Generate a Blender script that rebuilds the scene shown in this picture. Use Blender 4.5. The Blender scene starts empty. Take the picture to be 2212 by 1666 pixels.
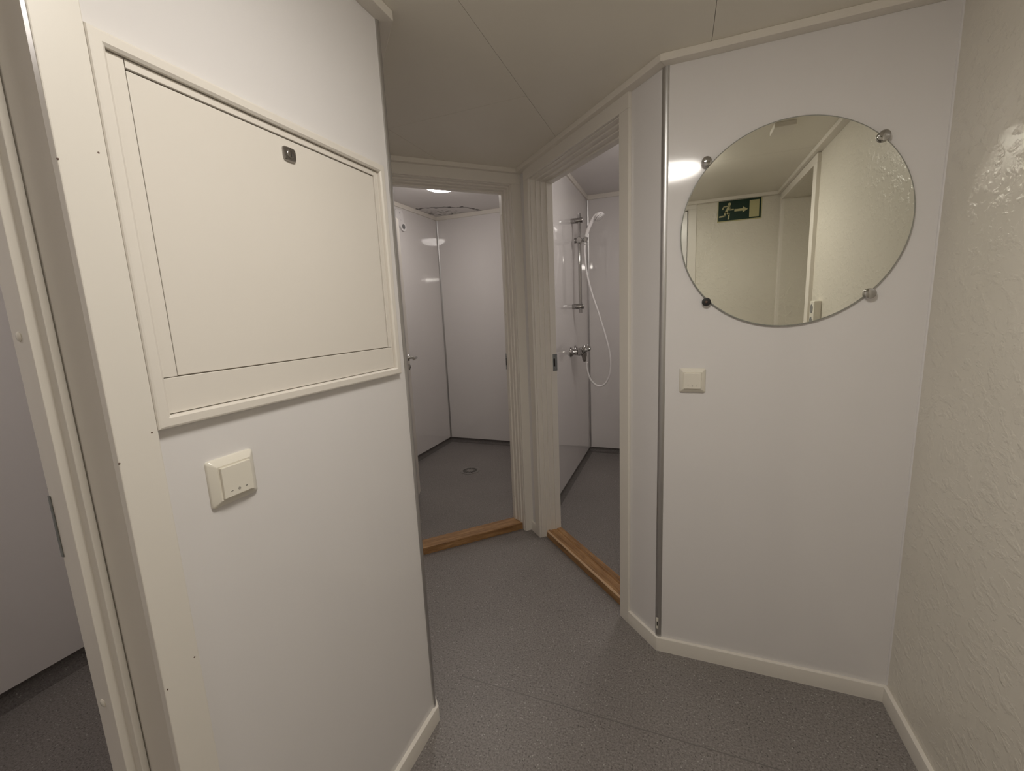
import bpy, bmesh, math, random
from mathutils import Vector, Matrix

# ------------------------------------------------------------------ set-up
S = 1.31                      # one plan unit = the lens height above the floor (1.31 m)
R2 = math.sqrt(2.0)
scene = bpy.context.scene
COL = scene.collection
random.seed(3)


def W(x, y, z=-1.0):
    """plan units (lens = origin, floor = -1) -> metres"""
    return Vector((S * x, S * y, S * (z + 1.0)))


# camera
yaw, pit, roll, FPX = -0.372536451, -0.163011534, -0.0436316033, 922.268374
fw = Vector((math.sin(yaw) * math.cos(pit), math.cos(yaw) * math.cos(pit), math.sin(pit)))
rt = Vector((math.cos(yaw), -math.sin(yaw), 0.0))
up = rt.cross(fw)
rt2 = math.cos(roll) * rt + math.sin(roll) * up
up2 = -math.sin(roll) * rt + math.cos(roll) * up
cam_data = bpy.data.cameras.new('camera')
cam = bpy.data.objects.new('camera', cam_data)
COL.objects.link(cam)
M = Matrix((rt2, up2, -fw)).transposed().to_4x4()
M.translation = W(0, 0, 0)
cam.matrix_world = M
cam_data.sensor_fit = 'HORIZONTAL'
cam_data.sensor_width = 36.0
cam_data.lens = 36.0 * FPX / 2212.0
cam_data.clip_start = 0.02
scene.camera = cam

# world: a closed basement room, no daylight
world = bpy.data.worlds.new('world')
scene.world = world
world.use_nodes = True
world.node_tree.nodes['Background'].inputs[0].default_value = (0.0, 0.0, 0.0, 1)
world.node_tree.nodes['Background'].inputs[1].default_value = 0.0

# colour management and exposure
scene.view_settings.view_transform = 'Standard'
scene.view_settings.look = 'None'
scene.view_settings.gamma = 1.0
scene.view_settings.use_curve_mapping = False
scene.view_settings.exposure = 2.0
cy = scene.cycles
cy.max_bounces = 8
cy.diffuse_bounces = 6
cy.glossy_bounces = 6
cy.use_adaptive_sampling = True
cy.adaptive_threshold = 0.03
cy.adaptive_min_samples = 24
cy.caustics_reflective = True
cy.caustics_refractive = False
cy.blur_glossy = 0.25
cy.sample_clamp_indirect = 6.0
cy.use_denoising = True

# lamps (the three domes on the ceilings; their builder is further down)
LAMP_HALL = dict(x=-0.032, y=0.335, z=0.587, r=0.156, h=0.050, power=10.2, col=(1.0, 0.945, 0.865))
LAMP_ONE = dict(x=-1.235, y=2.215, z=0.757, r=0.150, h=0.080, power=6.0, col=(1.0, 0.93, 0.875))
LAMP_TWO = dict(x=-0.020, y=2.100, z=0.757, r=0.150, h=0.080, power=6.0, col=(1.0, 0.93, 0.875))
LAMP_DIM = dict(x=-1.120, y=-0.050, z=0.620, r=0.150, h=0.080, power=4.8, col=(1.0, 0.93, 0.875))


# ------------------------------------------------------------------ materials
def new_mat(name):
    m = bpy.data.materials.new(name)
    m.use_nodes = True
    nt = m.node_tree
    return m, nt, nt.nodes['Principled BSDF']


def nd(nt, t, **kw):
    n = nt.nodes.new(t)
    for k, v in kw.items():
        setattr(n, k, v)
    return n


def coords(nt, scale=(1, 1, 1), rot=(0, 0, 0), kind='Object'):
    tc = nd(nt, 'ShaderNodeTexCoord')
    mp = nd(nt, 'ShaderNodeMapping')
    mp.inputs['Scale'].default_value = scale
    mp.inputs['Rotation'].default_value = rot
    nt.links.new(tc.outputs[kind], mp.inputs['Vector'])
    return mp.outputs['Vector']


def noise(nt, vec, scale, detail=2.0, rough=0.5):
    n = nd(nt, 'ShaderNodeTexNoise')
    n.inputs['Scale'].default_value = scale
    n.inputs['Detail'].default_value = detail
    n.inputs['Roughness'].default_value = rough
    nt.links.new(vec, n.inputs['Vector'])
    return n.outputs['Fac']


def ramp(nt, fac, stops, interp='LINEAR'):
    r = nd(nt, 'ShaderNodeValToRGB')
    r.color_ramp.interpolation = interp
    e = r.color_ramp.elements
    while len(e) < len(stops):
        e.new(0.5)
    for i, (p, c) in enumerate(stops):
        e[i].position = p
        e[i].color = c if len(c) == 4 else (*c, 1)
    nt.links.new(fac, r.inputs['Fac'])
    return r.outputs['Color']


def mixc(nt, fac, a, b, mode='MIX'):
    m = nd(nt, 'ShaderNodeMix', data_type='RGBA', blend_type=mode)
    for sock, v in ((m.inputs[0], fac), (m.inputs[6], a), (m.inputs[7], b)):
        if isinstance(v, (int, float)):
            sock.default_value = v
        elif isinstance(v, tuple):
            sock.default_value = v if len(v) == 4 else (*v, 1)
        else:
            nt.links.new(v, sock)
    return m.outputs[2]


def bump(nt, bs, height, strength, dist):
    b = nd(nt, 'ShaderNodeBump')
    b.inputs['Strength'].default_value = strength
    b.inputs['Distance'].default_value = dist
    nt.links.new(height, b.inputs['Height'])
    nt.links.new(b.outputs['Normal'], bs.inputs['Normal'])


def paint(name, col, rough=0.4, var=0.05, bscale=0, bstr=0.0, bdist=0.001, spec=0.5, metallic=0.0, vscale=3.0, stretch=(1, 1, 1)):
    m, nt, bs = new_mat(name)
    v = coords(nt, stretch)
    if var:
        n = noise(nt, v, vscale, 3)
        c = ramp(nt, n, [(0.3, tuple(x * (1 - var) for x in col)), (0.7, tuple(min(1, x * (1 + var)) for x in col))])
        nt.links.new(c, bs.inputs['Base Color'])
    else:
        bs.inputs['Base Color'].default_value = (*col, 1)
    bs.inputs['Roughness'].default_value = rough
    bs.inputs['Metallic'].default_value = metallic
    bs.inputs['Specular IOR Level'].default_value = spec
    if bscale:
        bump(nt, bs, noise(nt, v, bscale, 2), bstr, bdist)
    return m


MT = {}
MT['laminate'] = paint('white_laminate', (0.765, 0.745, 0.74), 0.085, 0.012, 1.0, 0.10, 0.0006, vscale=0.06, stretch=(70, 70, 3))
MT['laminate_gloss'] = paint('glossy_laminate', (0.765, 0.738, 0.725), 0.05, 0.012, 1.0, 0.03, 0.0005, spec=1.0, vscale=0.06, stretch=(40, 40, 4))
MT['cream'] = paint('cream_gloss_paint', (0.76, 0.725, 0.665), 0.33, 0.008)
MT['batten'] = paint('cream_batten_paint', (0.77, 0.73,0.665), 0.38, 0.02, 60, 0.05, 0.001)
MT['hatch'] = paint('cream_hatch_paint', (0.765, 0.725, 0.665), 0.34, 0.012, 90, 0.05, 0.001)
MT['ceiling'] = paint('ceiling_paint', (0.79, 0.755, 0.675), 0.42, 0.02, 40, 0.05, 0.001)
MT['plastic'] = paint('white_plastic', (0.78, 0.745, 0.66), 0.22, 0.0)
MT['white_plastic'] = paint('bright_white_plastic', (0.84, 0.82, 0.815), 0.25, 0.0)
MT['alu'] = paint('aluminium', (0.58, 0.575, 0.57), 0.36, 0.02, 200, 0.03, 0.0005, metallic=1.0, stretch=(1, 1, 0.05))
MT['alu_dark'] = paint('grey_aluminium', (0.22, 0.215, 0.20), 0.38, 0.02, metallic=0.7)
MT['chrome'] = paint('chrome', (0.48, 0.47, 0.46), 0.06, 0.0, metallic=1.0)
MT['zinc'] = paint('zinc_plate', (0.30, 0.32, 0.32), 0.38, 0.12, vscale=60, metallic=0.8)
MT['lock'] = paint('nickel_lock', (0.36, 0.34, 0.32), 0.27, 0.0, metallic=1.0)
MT['black'] = paint('black_gap', (0.015, 0.013, 0.012), 0.5, 0.0)
MT['brown'] = paint('brown_socket', (0.12, 0.07, 0.05), 0.5, 0.0)
MT['highlight_oak'] = paint('highlight_oak_edge', (0.62, 0.43, 0.27), 0.45, 0.08, vscale=20)  # paler oak, stands in for the bevel highlight on the sill edge
MT['gap'] = paint('shadowed_joint', (0.20, 0.18, 0.15), 0.6, 0.0)
MT['print'] = paint('grey_print', (0.10, 0.09, 0.085), 0.5, 0.0)
MT['grey'] = paint('grey_plastic', (0.20, 0.20, 0.20), 0.4, 0.0)
MT['drain'] = paint('drain_steel', (0.26, 0.245, 0.23), 0.45, 0.1, vscale=30, metallic=0.3)
MT['green'] = paint('dark_green_print', (0.003, 0.028, 0.016), 0.35, 0.0)
MT['pale'] = paint('pale_yellow_print', (0.50, 0.47, 0.26), 0.4, 0.0)
MT['glass_edge'] = paint('glass_edge', (0.32, 0.325, 0.29), 0.15, 0.0)

m, nt, bs = new_mat('mirror_silver')
bs.inputs['Base Color'].default_value = (0.84, 0.845, 0.78, 1)
bs.inputs['Metallic'].default_value = 1.0
bs.inputs['Roughness'].default_value = 0.0
MT['mirror'] = m

# rough trowelled plaster under glossy cream paint
m, nt, bs = new_mat('plaster_paint')
v = coords(nt, (1, 1, 1))
c = ramp(nt, noise(nt, v, 2.2, 4), [(0.3, (0.70, 0.665, 0.585)), (0.7, (0.76, 0.725, 0.645))])
nt.links.new(c, bs.inputs['Base Color'])
bs.inputs['Roughness'].default_value = 0.33
v1 = coords(nt, (1.0, 0.75, 1.0), (0.55, 0, 0))
dn = nd(nt, 'ShaderNodeTexNoise')
dn.inputs['Scale'].default_value = 6.0
dn.inputs['Detail'].default_value = 3.0
nt.links.new(v1, dn.inputs['Vector'])
vm = nd(nt, 'ShaderNodeVectorMath', operation='MULTIPLY_ADD')
vm.inputs[1].default_value = (0.05, 0.05, 0.05)
nt.links.new(dn.outputs['Color'], vm.inputs[0])
nt.links.new(v1, vm.inputs[2])
h1 = noise(nt, vm.outputs['Vector'], 44, 4, 0.55)
h2 = noise(nt, v, 7, 2)
s1 = ramp(nt, h1, [(0.50, (0, 0, 0)), (0.60, (0.5, 0.5, 0.5)), (0.72, (1, 1, 1))])
mm = nd(nt, 'ShaderNodeMath', operation='MULTIPLY_ADD')
mm.inputs[1].default_value = 0.9
nt.links.new(h2, mm.inputs[0])
nt.links.new(s1, mm.inputs[2])
bump(nt, bs, mm.outputs[0], 0.36, 0.0036)
MT['plaster'] = m


def vinyl(name, base, dark, light, hi):
    m, nt, bs = new_mat(name)
    v = coords(nt)
    n1 = noise(nt, v, 165, 4.0, 0.72)
    c = ramp(nt, n1, [(0.36, dark), (0.49, base), (0.54, base), (0.66, light)])
    vo = nd(nt, 'ShaderNodeTexVoronoi')
    vo.inputs['Scale'].default_value = 175
    nt.links.new(v, vo.inputs['Vector'])
    sep = nd(nt, 'ShaderNodeSeparateColor')
    nt.links.new(vo.outputs['Color'], sep.inputs[0])
    a = nd(nt, 'ShaderNodeMath', operation='GREATER_THAN')
    a.inputs[1].default_value = 0.955
    nt.links.new(sep.outputs[0], a.inputs[0])
    d = nd(nt, 'ShaderNodeMath', operation='LESS_THAN')
    d.inputs[1].default_value = 0.36
    nt.links.new(vo.outputs['Distance'], d.inputs[0])
    k = nd(nt, 'ShaderNodeMath', operation='MULTIPLY')
    nt.links.new(a.outputs[0], k.inputs[0])
    nt.links.new(d.outputs[0], k.inputs[1])
    c = mixc(nt, k.outputs[0], c, hi)
    a2 = nd(nt, 'ShaderNodeMath', operation='GREATER_THAN')
    a2.inputs[1].default_value = 0.95
    nt.links.new(sep.outputs[1], a2.inputs[0])
    k2 = nd(nt, 'ShaderNodeMath', operation='MULTIPLY')
    nt.links.new(a2.outputs[0], k2.inputs[0])
    nt.links.new(d.outputs[0], k2.inputs[1])
    c = mixc(nt, k2.outputs[0], c, tuple(x * 0.75 for x in dark))
    big = ramp(nt, noise(nt, v, 2.5, 3), [(0.3, (0.93, 0.93, 0.93)), (0.7, (1.05, 1.05, 1.05))])
    c = mixc(nt, 1.0, c, big, 'MULTIPLY')
    nt.links.new(c, bs.inputs['Base Color'])
    bs.inputs['Roughness'].default_value = 0.40
    bs.inputs['Specular IOR Level'].default_value = 0.4
    bump(nt, bs, noise(nt, v, 420, 1), 0.12, 0.0006)
    return m


MT['vinyl'] = vinyl('speckled_grey_vinyl', (0.225, 0.206, 0.196), (0.125, 0.112, 0.106), (0.315, 0.293, 0.278), (0.40, 0.38, 0.355))
MT['vinyl_cove'] = vinyl('dark_speckled_vinyl', (0.120, 0.108, 0.102), (0.075, 0.066, 0.062), (0.165, 0.152, 0.144), (0.24, 0.225, 0.21))
MT['vinyl_weld'] = paint('vinyl_weld', (0.15, 0.136, 0.13), 0.45, 0.1)

# oak sills: grain runs along local x
m, nt, bs = new_mat('oiled_oak')
v = coords(nt, (1.2, 11, 11))
g = noise(nt, v, 4.5, 6, 0.62)
c = ramp(nt, g, [(0.30, (0.20, 0.10, 0.038)), (0.5, (0.36, 0.195, 0.080)), (0.68, (0.48, 0.285, 0.13))])
g2 = noise(nt, coords(nt, (6, 120, 120)), 3.0, 2)
c = mixc(nt, ramp(nt, g2, [(0.40, (0.55, 0.55, 0.55)), (0.47, (0, 0, 0))]), c, (0.20, 0.095, 0.036))
nt.links.new(c, bs.inputs['Base Color'])
bs.inputs['Roughness'].default_value = 0.42
MT['oak'] = m

# shower ceiling of the first cubicle: damp stain that cracked away from the corner
m, nt, bs = new_mat('stained_ceiling_paint')
tc = nd(nt, 'ShaderNodeTexCoord')
base = (0.76, 0.735, 0.725)
geo_v = tc.outputs['Object']
sub = nd(nt, 'ShaderNodeVectorMath', operation='SUBTRACT')
sub.inputs[1].default_value = tuple(W(-1.723, 2.98, 0.757))
nt.links.new(geo_v, sub.inputs[0])
sc_ = nd(nt, 'ShaderNodeVectorMath', operation='MULTIPLY')
sc_.inputs[1].default_value = (1.0, 1.28, 0.0)
nt.links.new(sub.outputs[0], sc_.inputs[0])
ln = nd(nt, 'ShaderNodeVectorMath', operation='LENGTH')
nt.links.new(sc_.outputs[0], ln.inputs[0])
wob = noise(nt, geo_v, 9, 3)
ad = nd(nt, 'ShaderNodeMath', operation='MULTIPLY_ADD')
ad.inputs[1].default_value = 0.22
nt.links.new(wob, ad.inputs[0])
nt.links.new(ln.outputs['Value'], ad.inputs[2])
ring = ramp(nt, ad.outputs[0], [(0.566, (0, 0, 0)), (0.582, (1, 1, 1)), (0.598, (1, 1, 1)), (0.612, (0, 0, 0))])
brk = ramp(nt, noise(nt, geo_v, 12, 2), [(0.32, (0.35, 0.35, 0.35)), (0.46, (1, 1, 1))])
crack = mixc(nt, 1.0, ring, brk, 'MULTIPLY')
inside = ramp(nt, ad.outputs[0], [(0.16, (0, 0, 0)), (0.24, (1, 1, 1)), (0.36, (1, 1, 1)), (0.50, (0, 0, 0))])
spots = ramp(nt, noise(nt, geo_v, 26, 4, 0.6), [(0.50, (0, 0, 0)), (0.62, (1, 1, 1))])
mould = mixc(nt, 1.0, inside, spots, 'MULTIPLY')
c = mixc(nt, mould, base, (0.10, 0.10, 0.085))
c = mixc(nt, crack, c, (0.05, 0.042, 0.042))
nt.links.new(c, bs.inputs['Base Color'])
bs.inputs['Roughness'].default_value = 0.4
MT['stained'] = m
MT['cab_ceiling'] = paint('cubicle_ceiling_paint', (0.76, 0.735, 0.725), 0.35, 0.015, 40, 0.05, 0.001)


def glow(name, col, strength):
    m, nt, bs = new_mat(name)
    bs.inputs['Base Color'].default_value = (0.8, 0.8, 0.8, 1)
    bs.inputs['Roughness'].default_value = 0.3
    bs.inputs['Emission Color'].default_value = (*col, 1)
    bs.inputs['Emission Strength'].default_value = strength
    return m


# ------------------------------------------------------------------ mesh helpers
class MB:
    def __init__(s):
        s.v, s.f = [], []

    def add(s, vs, fs):
        k = len(s.v)
        s.v += [Vector(p) for p in vs]
        s.f += [tuple(i + k for i in f) for f in fs]
        return s

    def box(s, o, a, b, c):
        o, a, b, c = map(Vector, (o, a, b, c))
        vs = [o, o + a, o + a + b, o + b, o + c, o + a + c, o + a + b + c, o + b + c]
        return s.add(vs, [(0, 3, 2, 1), (4, 5, 6, 7), (0, 1, 5, 4), (1, 2, 6, 5), (2, 3, 7, 6), (3, 0, 4, 7)])

    def cube(s, x0, x1, y0, y1, z0, z1):
        return s.box((x0, y0, z0), (x1 - x0, 0, 0), (0, y1 - y0, 0), (0, 0, z1 - z0))

    def prism(s, pts, ext):
        pts = [Vector(p) for p in pts]
        ext = Vector(ext)
        n = len(pts)
        fs = [tuple(range(n))[::-1], tuple(range(n, 2 * n))]
        fs += [(i, (i + 1) % n, n + (i + 1) % n, n + i) for i in range(n)]
        return s.add(pts + [p + ext for p in pts], fs)

    def lathe(s, prof, o, ax, n=32, sx=None):
        """prof: (radius, height along ax)"""
        ax = Vector(ax).normalized()
        t = Vector((1, 0, 0)) if abs(ax.x) < 0.8 else Vector((0, 1, 0))
        e1 = ax.cross(t).normalized()
        e2 = ax.cross(e1)
        o = Vector(o)
        vs, fs, rows = [], [], []
        for r, h in prof:
            if r < 1e-7:
                rows.append([len(vs)])
                vs.append(o + ax * h)
            else:
                rows.append(list(range(len(vs), len(vs) + n)))
                vs += [o + ax * h + (e1 * math.cos(2 * math.pi * k / n) + e2 * math.sin(2 * math.pi * k / n)) * r for k in range(n)]
        for a, b in zip(rows, rows[1:]):
            for k in range(n):
                q = (k + 1) % n
                if len(a) == 1 and len(b) == 1:
                    continue
                if len(a) == 1:
                    fs.append((a[0], b[k], b[q]))
                elif len(b) == 1:
                    fs.append((a[k], b[0], a[q]))
                else:
                    fs.append((a[k], b[k], b[q], a[q]))
        return s.add(vs, fs)

    def tube(s, pts, rad, n=12):
        pts = [Vector(p) for p in pts]
        rads = rad if isinstance(rad, (list, tuple)) else [rad] * len(pts)
        t0 = (pts[1] - pts[0]).normalized()
        u = t0.orthogonal().normalized()
        vs, fs = [], []
        for i, p in enumerate(pts):
            t = (pts[min(i + 1, len(pts) - 1)] - pts[max(i - 1, 0)]).normalized()
            u = (u - t * u.dot(t)).normalized()
            w = t.cross(u)
            vs += [p + (u * math.cos(2 * math.pi * k / n) + w * math.sin(2 * math.pi * k / n)) * rads[i] for k in range(n)]
        for i in range(len(pts) - 1):
            fs += [(i * n + k, i * n + (k + 1) % n, (i + 1) * n + (k + 1) % n, (i + 1) * n + k) for k in range(n)]
        fs += [tuple(range(n))[::-1], tuple(range((len(pts) - 1) * n, len(pts) * n))]
        return s.add(vs, fs)

    def sweep(s, path, prof, i0, i1, cut0=None, cut1=None):
        """prof (offset into the room = left of the path, height z) swept along path[i0..i1] with mitred joints; metres"""
        P = [Vector((p[0], p[1])) for p in path]
        L = []
        for i in range(i0, i1 + 1):
            d0 = (P[i] - P[i - 1]).normalized() if i > 0 else None
            d1 = (P[i + 1] - P[i]).normalized() if i < len(P) - 1 else None
            if d0 is None:
                d0 = d1
            if d1 is None:
                d1 = d0
            n0, n1 = Vector((-d0.y, d0.x)), Vector((-d1.y, d1.x))
            b = (n0 + n1)
            b = b / max(b.dot(n0), 1e-6)
            L.append((P[i], b))
        vs, fs, n = [], [], len(prof)
        for p, b in L:
            vs += [Vector((p.x + b.x * o, p.y + b.y * o, z)) for o, z in prof]
        for k in range(len(L) - 1):
            fs += [(k * n + j, k * n + (j + 1) % n, (k + 1) * n + (j + 1) % n, (k + 1) * n + j) for j in range(n)]
        fs += [tuple(range(n))[::-1], tuple(range((len(L) - 1) * n, len(L) * n))]
        return s.add(vs, fs)


def spline(pts, k=8):
    pts = [Vector(p) for p in pts]
    Q = [2 * pts[0] - pts[1]] + pts + [2 * pts[-1] - pts[-2]]
    out = []
    for i in range(1, len(Q) - 2):
        a, b, c, d = Q[i - 1:i + 3]
        for j in range(k):
            t = j / k
            out.append(0.5 * ((2 * b) + (c - a) * t + (2 * a - 5 * b + 4 * c - d) * t * t + (3 * b - a - 3 * c + d) * t ** 3))
    out.append(pts[-1])
    return out


def wloc(o):
    v = Vector((0, 0, 0))
    while o is not None:
        v += o.location
        o = o.parent
    return v


def obj(name, mb, mat, parent=None, smooth=False, bevel=0.0, label=None, at=None, segs=2):
    base = wloc(parent) if parent else Vector((0, 0, 0))
    loc = Vector(at) if at is not None else base
    me = bpy.data.meshes.new(name)
    me.from_pydata([p - loc for p in mb.v], [], mb.f)
    bm = bmesh.new()
    bm.from_mesh(me)
    bmesh.ops.remove_doubles(bm, verts=bm.verts, dist=1e-6)
    bmesh.ops.recalc_face_normals(bm, faces=bm.faces)
    bm.to_mesh(me)
    bm.free()
    me.materials.append(MT[mat] if isinstance(mat, str) else mat)
    o = bpy.data.objects.new(name, me)
    COL.objects.link(o)
    o.location = loc - base
    if parent:
        o.parent = parent
    if bevel:
        md = o.modifiers.new('bevel', 'BEVEL')
        md.width = bevel
        md.segments = segs
        md.limit_method = 'ANGLE'
        md.angle_limit = math.radians(28)
        md.harden_normals = False
    if smooth:
        for p in me.polygons:
            p.use_smooth = True
        try:
            me.set_sharp_from_angle(angle=math.radians(38))
        except Exception:
            pass
    if label:
        o['label'] = label
    return o


def tag(o, label, cat, kind=None, group=None):
    o['label'] = label
    o['category'] = cat
    if kind:
        o['kind'] = kind
    if group:
        o['group'] = group
    return o


def empty(name, loc, label, cat, kind=None, group=None):
    o = bpy.data.objects.new(name, None)
    COL.objects.link(o)
    o.location = loc
    o.empty_display_size = 0.05
    return tag(o, label, cat, kind, group)


def struct(name, mb, mat, label, cat, **kw):
    return tag(obj(name, mb, mat, **kw), label, cat, 'structure')


# ------------------------------------------------------------------ the plan (plan units)
XL, XR, YM, YB = -0.551, 0.507, 1.196, -0.384
N1, N2 = -1.700, 0.819                       # diagonal wall planes: (x - y)/√2 and (x + y)/√2
CEIL, CABC = 0.587, 0.757


def dn_(n1, n2):
    return ((n1 + n2) / R2, (n2 - n1) / R2)


P0 = (XL, YB)
P1 = (XR, YB)
P2 = (XR, YM)
P3 = (N2 * R2 - YM, YM)
P4 = dn_(N1, N2)
NLEG = (XL + 0.781) / R2
P5 = dn_(N1, NLEG)
P6 = (XL, 0.781)
ROOM = [P0, P1, P2, P3, P4, P5, P6]


def m2(p):
    return (S * p[0], S * p[1])


ROOM_M = [m2(p) for p in ROOM]
ZC = S * (CEIL + 1)
ZCAB = S * (CABC + 1)
CX1, CY, CXP, CX2 = -1.723, 2.980, -0.576, 0.62     # cubicles: left wall, back wall, partition, right wall
CX3 = -1.690
TOPW = ZCAB + 0.06
Z = Vector((0, 0, 1))


def clip_poly(poly, x0, x1, y0, y1):
    def cl(pts, inside, inter):
        out = []
        for i in range(len(pts)):
            a, b = pts[i - 1], pts[i]
            if inside(b):
                if not inside(a):
                    out.append(inter(a, b))
                out.append(b)
            elif inside(a):
                out.append(inter(a, b))
        return out

    def ix(c):
        return lambda a, b: (c, a[1] + (b[1] - a[1]) * (c - a[0]) / (b[0] - a[0]))

    def iy(c):
        return lambda a, b: (a[0] + (b[0] - a[0]) * (c - a[1]) / (b[1] - a[1]), c)
    p = cl(poly, lambda q: q[0] >= x0, ix(x0))
    p = cl(p, lambda q: q[0] <= x1, ix(x1)) if p else p
    p = cl(p, lambda q: q[1] >= y0, iy(y0)) if p else p
    p = cl(p, lambda q: q[1] <= y1, iy(y1)) if p else p
    return p


def grown(poly, g):
    n, out = len(poly), []
    for i in range(n):
        a, b, c = Vector(poly[i - 1]), Vector(poly[i]), Vector(poly[(i + 1) % n])
        d0, d1 = (b - a).normalized(), (c - b).normalized()
        n0, n1 = Vector((d0.y, -d0.x)), Vector((d1.y, -d1.x))
        q = n0 + n1
        q = q / q.dot(n0)
        out.append(tuple(b + q * g))
    return out


# ------------------------------------------------------------------ floor and ceilings
fl = struct('floor', MB().cube(-2.9, 1.6, -1.1, 4.2, -0.10, 0.0), 'vinyl', 'speckled grey vinyl floor running through the lobby and all the shower cubicles', 'floor')
ys = S * 0.9215
obj('weld_seam', MB().cube(S * XL, S * XR, ys - 0.0016, ys + 0.0016, -0.004, 0.0004), 'vinyl_weld', fl, label='thin dark welded seam across the vinyl')

ce = empty('ceiling', W(0, 0, CEIL), 'cream painted board ceiling over the lobby with thin open joints', 'ceiling', 'structure')
big = grown(ROOM_M, 0.03)
xs_ = [-0.850, -0.395, 0.060, 0.515]
g = 0.0006
cells = [(-1.3, -0.850, -0.5, 2.0), (-0.850, -0.395, -0.5, 0.31), (-0.850, -0.395, 0.31, 1.213), (-0.850, -0.395, 1.213, 2.0),
         (-0.395, 0.060, -0.5, 0.75), (-0.395, 0.060, 0.75, 2.0), (0.060, 0.515, -0.5, 0.31), (0.060, 0.515, 0.31, 2.0), (0.515, 0.7, -0.5, 2.0)]
for a, b, c, d in cells:
    pl = clip_poly(big, S * a + g, S * b - g, S * c + g, S * d - g)
    if len(pl) >= 3:
        obj('ceiling_panel', MB().prism([(x, y, ZC) for x, y in pl], (0, 0, 0.010)), 'ceiling', ce)
obj('backing_board', MB().prism([(x, y, ZC + 0.012) for x, y in big], (0, 0, 0.01)), 'gap', ce, label='dark board above the open panel joints')

struct('ceiling', MB().cube(S * CX1 - 0.03, S * CXP - 0.02, S * 0.7, S * CY + 0.03, ZCAB, ZCAB + 0.02), 'stained', 'white ceiling of the left shower cubicle with a dark cracked damp stain in the corner', 'ceiling')
struct('ceiling', MB().cube(S * CXP - 0.02, S * CX2 + 0.03, S * 1.1, S * CY + 0.03, ZCAB, ZCAB + 0.02), 'cab_ceiling', 'plain white ceiling over the cubicle with the shower rail', 'ceiling')
struct('ceiling', MB().cube(S * CX3 - 0.03, S * XL - 0.06, S * -0.6, S * 0.68, S * 1.62, S * 1.62 + 0.02), 'cab_ceiling', 'ceiling of the dim cubicle behind the nearest door frame', 'ceiling')


# ------------------------------------------------------------------ walls
def wall(name, A, B, ztop, openings, mat, label, thick=0.075, z0=-0.02):
    """A -> B with the room on the left; openings (u0, u1, ztop) in metres along A->B; one connected solid"""
    A, B = Vector((*m2(A), 0)), Vector((*m2(B), 0))
    u = (B - A)
    L = u.length
    u.normalize()
    out = Vector((u.y, -u.x, 0))
    pts = [(0, z0)]
    for a, b, t in openings:
        pts += [(a, z0), (a, t), (b, t), (b, z0)]
    pts += [(L, z0), (L, ztop), (0, ztop)]
    return struct(name, MB().prism([A + u * p + Z * q for p, q in pts], out * thick), mat, label, 'wall')


def seglen(a, b):
    return S * math.hypot(a[0] - b[0], a[1] - b[1])


GAP = 0.022
# opening positions (plan units along each wall)
D1a, D1b = 0.2135, 0.7790          # door_1, along D
C2a, C2b = 1.0370, 1.6060          # door_2, along C
Y3a, Y3b = -0.2850, 0.2490         # door_3, along y in the left wall
Y4a, Y4b = -0.3240, 0.2440         # door_4, along y in the right wall
X5a, X5b = -0.500, 0.048           # door_5, along x in the rear wall
HEAD = 0.531
HM = S * (HEAD + 1) + GAP

dP5 = (P5[0] + P5[1]) / R2
dP4 = (P4[0] + P4[1]) / R2
cP3 = (P3[1] - P3[0]) / R2
w = wall('wall_rear', P0, P1, ZC + 0.05, [(S * (X5a - XL) - GAP, S * (X5b - XL) + GAP, S * 1.548 + GAP)], 'plaster', 'cream plaster wall carrying the green exit sign, behind the viewer', 0.12)
wall('wall_right', P1, P2, ZC + 0.05, [(S * (Y4a - YB), S * (Y4b - YB), S * 1.535)], 'plaster', 'rough glossy cream plaster wall to the right of the mirror', 0.42)
wf = wall('wall_front', P2, P3, ZC + 0.05, [], 'laminate', 'white laminate wall carrying the round mirror', 0.06)
ws = wall('wall_diagonal', P3, P4, TOPW, [(S * (C2a - cP3) - GAP, S * (C2b - cP3) + GAP, HM)], 'laminate', 'narrow slanted laminate wall around the doorway to the shower rail', 0.09)
wall('wall_back', P4, P5, TOPW, [(S * (dP4 - D1b) - GAP, S * (dP4 - D1a) + GAP, HM)], 'laminate', 'slanted laminate wall around the doorway with the floor drain', 0.09)
wl2 = wall('wall_return', P5, P6, ZC + 0.05, [], 'laminate', 'slanted laminate wall turning away behind the access hatch wall', 0.06)
wl = wall('wall_left', P6, P0, ZC + 0.05, [(S * (0.781 - Y3b) - GAP, S * (0.781 - Y3a) + GAP, HM)], 'laminate', 'white laminate wall carrying the cream access hatch', 0.09)


def corner_profile(parent, p, da, db, r, z0, z1, name='corner_profile'):
    """rounded aluminium profile over an outside corner; da, db = plan directions of the two faces away from the corner"""
    p, da, db = Vector(p), Vector(da).normalized(), Vector(db).normalized()
    a, b = p + da * r, p + db * r
    out = -(da + db).normalized()
    pts = []
    for k in range(9):
        t = k / 8
        q = (1 - t) ** 2 * (a + out * 0.0035) + 2 * t * (1 - t) * (p + out * 0.009) + t ** 2 * (b + out * 0.0035)
        pts.append(q)
    pts = [a] + pts + [b, p - out * 0.002]
    return obj(name, MB().prism([(q.x, q.y, z0) for q in pts], (0, 0, z1 - z0)), 'alu', parent, smooth=True)


cpM = corner_profile(wf, m2(P3), (1, 0), (-1, 1), 0.0125, 0.056, ZC - 0.022)
cpL = corner_profile(wl, m2(P6), (0, -1), (-1, 1), 0.0095, 0.056, ZC - 0.022)
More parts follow.
